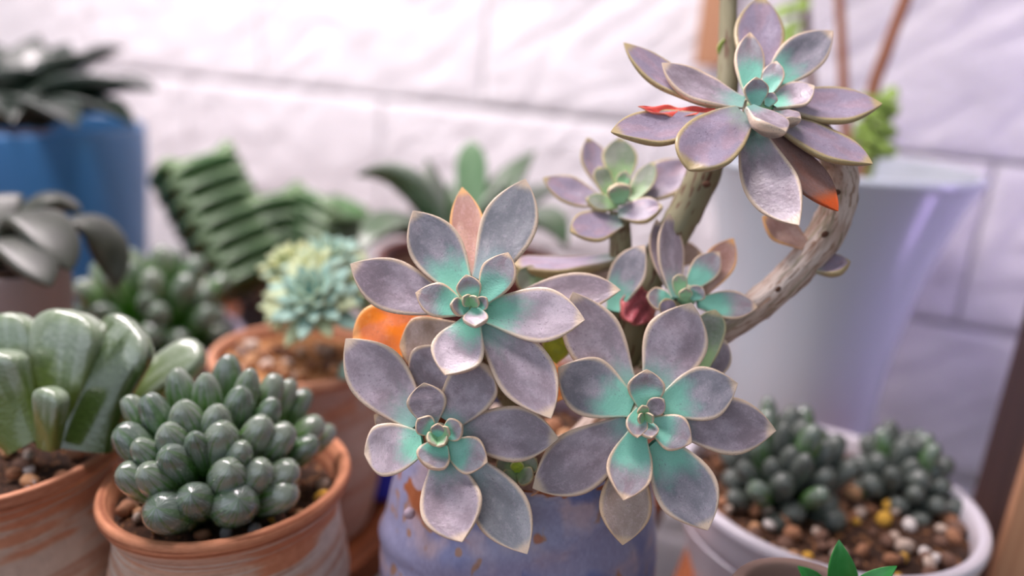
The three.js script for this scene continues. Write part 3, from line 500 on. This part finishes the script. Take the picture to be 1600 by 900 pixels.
{ // recurved dark leaves in a narrow grey pot
  const { t, h, rim } = pottedPlant('recurved_haworthia', 'dark haworthia with arching grey-topped leaves in a narrow pinkish grey pot', 20, 415, 0.31);
  delete t.userData.h;
  own('pot', potGeo([[0, 0], [0.014, 0], [0.016, 0.003], [0.0185, h * 0.6], [0.0205, h - 0.003], [0.02, h], [0.0185, h - 0.001], [0.0175, h - 0.02]], {}), plain(150, 132, 130, { roughness: 0.5 }), t);
  own('soil', soilGeo(0.018, h - 0.006, 0.001, 27), soilMat, t);
  const L = [[112, 424, 0.298, 10, 396, 0.32, 80, 40, 268], [80, 448, 0.288, 0, 410, 0.312, 74, 10, 330], [182, 452, 0.33, 40, 400, 0.325, 62, 170, 268], [128, 330, 0.345, 30, 390, 0.33, 62, 50, 270], [24, 330, 0.345, 20, 390, 0.33, 60, -20, 270], [-60, 440, 0.31, 0, 400, 0.318, 80, -50, 300]];
  for (const [tx, ty, td, bx, by, bd, w, cx, cy] of L) put('leaf', leafGeo({ a: at(bx, by, bd), m: at(cx, cy, (td + bd) / 2 - 0.004), b: at(tx, ty, td), n: dir(0, 1, 0.35), w: w * td / F, prof: PROF.blunt, th: 0.42, nu: 20, nv: 20 }), M.arch, t);
}
{ // blue pot, top left
  const { t, h, rim } = pottedPlant('dark_agave', 'dark green pointed-leaf succulent in a large matte blue pot against the wall', 22, 190, 0.5);
  delete t.userData.h;
  const r = 0.078;
  own('pot', potGeo([[0, 0], [r * 0.86, 0], [r * 0.9, 0.004], [r * 0.95, h * 0.4], [r, h - 0.006], [r * 0.99, h], [r * 0.95, h], [r * 0.94, h - 0.01], [r * 0.92, h - 0.04]], { smooth: 8 }), plain(56, 114, 166, { roughness: 0.42 }), t);
  own('soil', soilGeo(r * 0.935, h - 0.016, 0.002, 37), soilMat, t);
  const L = [[246, 142, 0.46, 40, 190, 0.5, 76, 150, 100], [196, 76, 0.52, 50, 185, 0.505, 62, 130, 70], [212, 196, 0.45, 60, 195, 0.48, 60, 140, 130], [60, 56, 0.54, 30, 180, 0.51, 66, 40, 100], [-30, 60, 0.52, 10, 180, 0.5, 80, -20, 100], [150, 86, 0.49, 40, 186, 0.5, 76, 90, 90], [120, 200, 0.43, 20, 190, 0.48, 76, 70, 130], [20, 190, 0.43, 0, 190, 0.48, 76, 10, 120], [60, 110, 0.47, 10, 190, 0.5, 80, 30, 110], [-80, 150, 0.46, 0, 190, 0.5, 80, -40, 90], [110, 66, 0.55, 30, 180, 0.51, 60, 80, 100]];
  for (const [tx, ty, td, bx, by, bd, w, cx, cy] of L) put('leaf', leafGeo({ a: at(bx, by, bd), m: at(cx, cy, (td + bd) / 2), b: at(tx, ty, td), n: dir(0, 1, 0.25), w: 1.35 * w * bd / F, prof: PROF.blade, th: 0.26, cup: 0.12, nu: 20, nv: 18 }), M.deep, t);
}
{ // second glassy haworthia, behind
  const { t, h, rim } = pottedPlant('haworthia', 'blurred glassy haworthia in a lilac grey pot before the blue pot', 246, 520, 0.395);
  delete t.userData.h;
  own('pot', potGeo(flower(0.043, h), {}), plain(150, 140, 156, { roughness: 0.5 }), t);
  own('soil', soilGeo(0.0365, h - 0.008, 0.002, 47), soilMat, t);
  fibDome(t, rim.clone().add(V(0, -0.006, 0)), 0.043, 0.052, 44, 0.0125, [H.a, H.b, H.b], 31);
}
{ // stacked square-leaved columns
  const { t, h, rim } = pottedPlant('stacked_crassula', 'green succulent with thick leaves stacked in leaning square columns', 446, 450, 0.52);
  delete t.userData.h;
  own('pot', potGeo(flower(0.033, h), {}), plain(60, 50, 46), t);
  own('soil', soilGeo(0.028, h - 0.008, 0.002, 57), soilMat, t);
  const column = (bx, by, tx, ty, n, w, turn, d, parent) => {
    const a = at(bx, by, d), b = at(tx, ty, d - 0.006), ax = b.clone().sub(a).normalize(), s1 = V().crossVectors(ax, dir(0, 0, 1)).normalize(), s2 = V().crossVectors(s1, ax).normalize();
    for (let i = 0; i < n; i++) for (const s of [1, -1]) for (const q of [0, 1]) {
      const A = turn + (q ? Math.PI / 2 : 0) + (s < 0 ? Math.PI : 0), out = s1.clone().multiplyScalar(Math.cos(A)).addScaledVector(s2, Math.sin(A)), c = a.clone().lerp(b, (i + q * 0.5) / n), W = w * d / F, p = c.clone().addScaledVector(out, W * 0.5).addScaledVector(ax, W * 0.2);
      put('leaf', leafGeo({ a: c, m: c.clone().addScaledVector(out, W * 0.3), b: p, n: ax, w: W * 0.95, prof: PROF.slab, th: 0.24, top: 0.5, bot: 0.5, et: 0.5, eb: 0.5, nu: 16, nv: 10 }), i >= n - 1 ? M.stackGreen : M.stack, t);
    }
  };
  column(396, 445, 300, 258, 7, 116, 0.9, 0.47); column(448, 410, 422, 300, 4, 96, 1.2, 0.485); column(490, 410, 520, 318, 4, 96, 0.5, 0.485);
}
{ // pale sedum in a washed terracotta pot
  const { t, h, rim } = pottedPlant('pale_sedum', 'pale mint succulent with small crowded rosettes in a terracotta pot behind the front haworthia', 464, 548, 0.33);
  delete t.userData.h;
  own('pot', potGeo(flower(0.0365, h, { belly: 1.02 }), { ridges: 0.01, seed: 9 }), washed(9, 1.6, [204, 178, 160], [202, 146, 114]), t);
  const s = own('soil', soilGeo(0.032, h - 0.005, 0.0022, 67), soilPale, t);
  pebbles(s, 50, 0.03, h - 0.003, 0.0024, 33, [3, 3, 0, 2, 5], (x, z) => z > -0.012);
  const small = (cx, cy, d, N, n, len, w, mats, seed) => {
    const rr = rng(seed), c = at(cx, cy, d), up = dir(...N), s1 = V().crossVectors(up, V(0.2, 1, 0.1)).normalize(), s2 = V().crossVectors(s1, up);
    const r = put('rosette', new THREE.SphereGeometry(len * 0.25, 12, 10).translate(c.x, c.y, c.z), mats[0], t);
    for (let i = 0; i < n; i++) {
      const f = (i + 0.5) / n, A = i * 2.39996, el = R(82 - 96 * Math.pow(f, 0.8)), L = len * (0.5 + 0.6 * f) * (0.9 + rr() * 0.2), o = s1.clone().multiplyScalar(Math.cos(A)).addScaledVector(s2, Math.sin(A)), b = c.clone().addScaledVector(o, L * Math.cos(el)).addScaledVector(up, L * Math.sin(el));
      put('leaf', leafGeo({ a: c, m: c.clone().lerp(b, 0.5).addScaledVector(up, -0.06 * L), b, n: up, w: w * (0.7 + 0.4 * f), prof: PROF.ghost, th: 0.5, nu: 12, nv: 10 }), mats[f < 0.6 ? 0 : Math.floor(rr() * mats.length)], r);
    }
  };
  small(490, 468, 0.305, [0, 0.5, 0.85], 40, 0.0205, 0.0075, [M.sedumBlue, M.sedumPale], 1);
  small(520, 405, 0.33, [0.2, 0.8, 0.5], 30, 0.0165, 0.0065, [M.sedumBlue, M.sedumPale], 2); small(452, 412, 0.335, [-0.4, 0.8, 0.4], 28, 0.016, 0.0065, [M.sedumPale, M.sedumPale, M.sedumBlue], 3);
  small(566, 452, 0.33, [0.5, 0.6, 0.6], 28, 0.017, 0.0065, [M.sedumPale, M.sedumBlue], 4); small(448, 468, 0.325, [-0.7, 0.3, 0.6], 26, 0.0165, 0.0065, [M.sedumPale], 5); small(492, 418, 0.32, [0, 0.8, 0.6], 22, 0.014, 0.006, [M.sedumPale, M.sedumBlue], 6);
  const k = at(544, 578, 0.302); put('leaf', leafGeo({ a: at(530, 585, 0.305), m: at(542, 580, 0.3), b: at(560, 570, 0.302), n: dir(0, 0.3, 1), w: 0.008, th: 0.4, prof: PROF.blunt, nu: 14, nv: 12 }), M.sedumBlue, t);
}
{ // broad-leaved plant in the middle distance
  const { t, h, rim } = pottedPlant('broad_leaved_haworthia', 'broad-leaved dark green succulent with grey leaf tops in a red brown pot at the wall', 732, 400, 0.42);
  delete t.userData.h;
  own('pot', potGeo(flower(0.05, h), {}), plain(112, 56, 46, { roughness: 0.55 }), t);
  own('soil', soilGeo(0.043, h - 0.008, 0.002, 77), soilMat, t);
  // the lower leaves arch outwards, the upper ones stand up
  const L = [[737, 219, 0.43, 738, 360, 0.425, 50, 736, 290, M.agaveYoung, [0, 0.15, 1], PROF.blunt], [838, 234, 0.43, 752, 366, 0.42, 70, 784, 286, M.agave, [-0.35, 0.6, 0.6]], [556, 276, 0.4, 700, 382, 0.418, 108, 636, 232, M.agave, [0.1, 0.95, 0.02]], [668, 246, 0.435, 716, 370, 0.43, 64, 676, 300, M.agave, [0.5, 0.7, 0.25]],
    [562, 398, 0.375, 704, 392, 0.412, 92, 606, 300, M.agave, [0, 0.95, 0.35]], [886, 388, 0.38, 770, 386, 0.412, 88, 850, 290, M.agave, [0, 0.95, 0.3]], [884, 296, 0.44, 770, 366, 0.425, 66, 836, 280, M.agave, [0.1, 0.9, 0.2]], [700, 424, 0.372, 728, 384, 0.405, 88, 708, 326, M.agave, [0, 0.9, 0.5]], [790, 404, 0.375, 750, 384, 0.405, 88, 778, 326, M.agave, [0, 0.9, 0.5]], [704, 280, 0.42, 726, 366, 0.42, 52, 704, 330, M.agave, [0.5, 0.6, -0.3]], [792, 284, 0.415, 746, 366, 0.42, 62, 772, 320, M.agave, [-0.5, 0.6, -0.3]]];
  for (const [tx, ty, td, bx, by, bd, w, cx, cy, m, n, p] of L) put('leaf', leafGeo({ a: at(bx, by, bd), m: at(cx, cy, (td + bd) / 2), b: at(tx, ty, td), n: dir(...n), w: w * bd / F, prof: p ?? PROF.blade, th: 0.3, cup: 0.08, nu: 20, nv: 20 }), m, t);
}
{ // tall white pot
  const { t, h, rim } = pottedPlant('tall_potted_plant', 'tall flared glossy white pot holding a leggy plant with thin brown stems', 1308, 250, 0.42);
  delete t.userData.h;
  const r = 0.0738, w = 0.0052;
  own('pot', potGeo([[0, 0], [0.044, 0], [0.0465, 0.003], [0.047, h * 0.2], [0.0495, h * 0.42], [0.0555, h * 0.64], [0.0645, h * 0.84], [r - 0.0015, h - 0.006], [r, h - 0.003], [r - 0.001, h - 0.0005], [r - w * 0.5, h], [r - w, h - 0.001], [r - w - 0.001, h - 0.005], [0.061, h * 0.84], [0.057, h * 0.75]], { smooth: 8, seg: 96 }), glaze(199, 208, 217), t);
  const s = own('soil', soilGeo(0.0595, h * 0.8, 0.002, 87), soilMat, t);
  pebbles(s, 20, 0.05, h * 0.81, 0.003, 41, [2, 3, 0]);
  const st = (pts, ra, m = plain(140, 88, 58, { roughness: 0.8 })) => put('stem', tubeGeo(pts.map((p) => at(...p)), ra, 30, 12, 0.2, pts[0][0]), m, t);
  st([[1338, 300, 0.42], [1322, 200, 0.425], [1316, 90, 0.43], [1304, -170, 0.437]], [0.0028, 0.0028, 0.0027, 0.0026]);
  st([[1350, 300, 0.41], [1362, 150, 0.405], [1392, 60, 0.4], [1480, -170, 0.4]], [0.0034, 0.0032, 0.0032, 0.003]);
  st([[1290, 300, 0.44], [1270, 150, 0.45], [1262, 60, 0.455], [1246, -170, 0.455]], [0.0028, 0.0027, 0.0026, 0.0026], plain(96, 60, 44, { roughness: 0.8 }));
  const put2 = (tx, ty, bx, by, w2, d, m = M.limeLeaf) => put('leaf', leafGeo({ a: at(bx, by, d), m: at((tx + bx) / 2, (ty + by) / 2 - 6, d - 0.003), b: at(tx, ty, d - 0.004), n: dir(0, 0.6, 0.8), w: w2 * d / F, prof: PROF.blunt, th: 0.4, nu: 14, nv: 12 }), m, t);
  const rr = rng(61);
  st([[1352, 300, 0.405], [1368, 230, 0.4], [1380, 160, 0.398]], [0.002, 0.002, 0.0016], plain(130, 150, 80));
  for (let i = 0; i < 20; i++) { const f = i / 20, cx = 1362 + f * 20 + (rr() - 0.5) * 6, cy = 244 - f * 92, A = i * 2.4; put2(cx + Math.cos(A) * (30 + rr() * 16), cy - 10 + Math.sin(A) * 16, cx, cy, 22 + rr() * 7, 0.398 + Math.sin(A) * -0.006); }
  for (const [x, y] of [[1240, 45], [1228, 20], [1254, 12], [1236, 66]]) put2(x + 14, y - 8, x - 22, y + 8, 26, 0.45);
}
{ // white bowl
  const { t, h, rim } = pottedPlant('haworthia_bowl', 'wide low white bowl with two dark haworthia clumps and mixed gravel', 1290, 760, 0.3);
  delete t.userData.h;
  const r = 0.0575;
  own('pot', potGeo([[0, 0], [r * 0.7, 0], [r * 0.74, 0.003], [r * 0.86, h * 0.4], [r * 0.935, h * 0.66], [r * 0.94, h * 0.685], [r * 0.925, h * 0.7], [r * 0.945, h * 0.715], [r * 0.985, h - 0.006], [r, h - 0.002], [r * 0.985, h], [r * 0.93, h], [r * 0.905, h - 0.003], [r * 0.89, h - 0.016], [r * 0.87, h - 0.03]], { smooth: 8, seg: 96 }), glaze(222, 216, 224, { roughness: 0.3 }), t);
  const s = own('soil', soilGeo(r * 0.895, h - 0.008, 0.002, 97), soilMat, t);
  pebbles(s, 150, r * 0.86, h - 0.006, 0.0024, 51, [0, 1, 2, 2, 2, 3, 4, 5, 5, 5, 5, 5], (x, z) => z > -0.03);
  const f = (x, y, d) => { const p = at(x, y, d); p.y = SHELF + h - 0.008; return p; };
  fibDome(t, f(1225, 745, 0.3), 0.0265, 0.043, 42, 0.0088, [H.grey, H.b, H.grey], 71); fibDome(t, f(1408, 750, 0.312), 0.0225, 0.031, 34, 0.0084, [H.grey, H.b, H.grey], 72);
}
{ // front, bottom edge: small pot with bright green shoots
  const { t, h, rim } = pottedPlant('green_seedling', 'small greyish brown pot with bright green pointed leaves, cut by the bottom edge', 1266, 948, 0.2);
  delete t.userData.h;
  own('pot', potGeo([[0, 0], [0.016, 0], [0.018, 0.003], [0.0205, h - 0.004], [0.0212, h - 0.002], [0.0205, h], [0.018, h], [0.0172, h - 0.004], [0.0168, h - 0.02]], {}), plain(150, 122, 110, { roughness: 0.7 }), t);
  own('soil', soilGeo(0.0176, h - 0.006, 0.0012, 107), soilMat, t);
  for (const [tx, ty, bx, by, w, d, n] of [[1311, 843, 1322, 940, 46, 0.19, [-0.2, 0.2, 1]], [1402, 884, 1330, 940, 36, 0.192, [0, 0.6, 0.8]], [1246, 884, 1300, 940, 36, 0.19, [0, 0.6, 0.8]], [1272, 900, 1310, 945, 34, 0.185, [0, 0.6, 0.8]]]) put('leaf', leafGeo({ a: at(bx, by, d + 0.004), m: at((tx + bx) / 2 - 4, (ty + by) / 2 - 4, d), b: at(tx, ty, d), n: dir(...n), w: w * d / F, prof: PROF.blade, th: 0.25, cup: 0.1, nu: 20, nv: 18 }), M.brightGreen, t);
}
{ // blue bottle cap standing on edge on the shelf
  const p = at(596, 764, 0.372), r = 0.0115; const t = thing('bottle_cap', 'cobalt blue plastic bottle cap standing on its rim between the pots', 'cap', V(p.x, SHELF, p.z));
  const g = new THREE.LatheGeometry([[0, 0.006], [r - 0.0015, 0.006], [r - 0.0004, 0.0055], [r, 0.0045], [r, -0.006], [r - 0.0012, -0.006], [r - 0.0014, 0.004], [0, 0.0044]].map(([x, y]) => new THREE.Vector2(x, y)), 48); g.rotateX(Math.PI / 2 - 0.35); g.translate(0, r * 0.98, 0);
  own('shell', g, plain(34, 44, 190, { roughness: 0.4 }), t);
}
{ // wooden slat on the wall
  const p = at(1105, 40, 0.52), t = thing('wall_slat', 'light brown wooden slat hanging on the white wall behind the top rosette', 'slat', at(1106, 104, 0.52));
  t.rotation.y = -WA; t.updateMatrixWorld(true);
  own('board', new RoundedBoxGeometry(0.0185, 0.2, 0.008, 2, 0.001), paleWood, t).position.set(0, 0.1, 0);
  own('nail', new THREE.CylinderGeometry(0.002, 0.002, 0.06, 10).rotateX(Math.PI / 2), plain(120, 120, 120), t).position.set(0, 0.18, -0.02);
}
renderer.render(scene, camera);
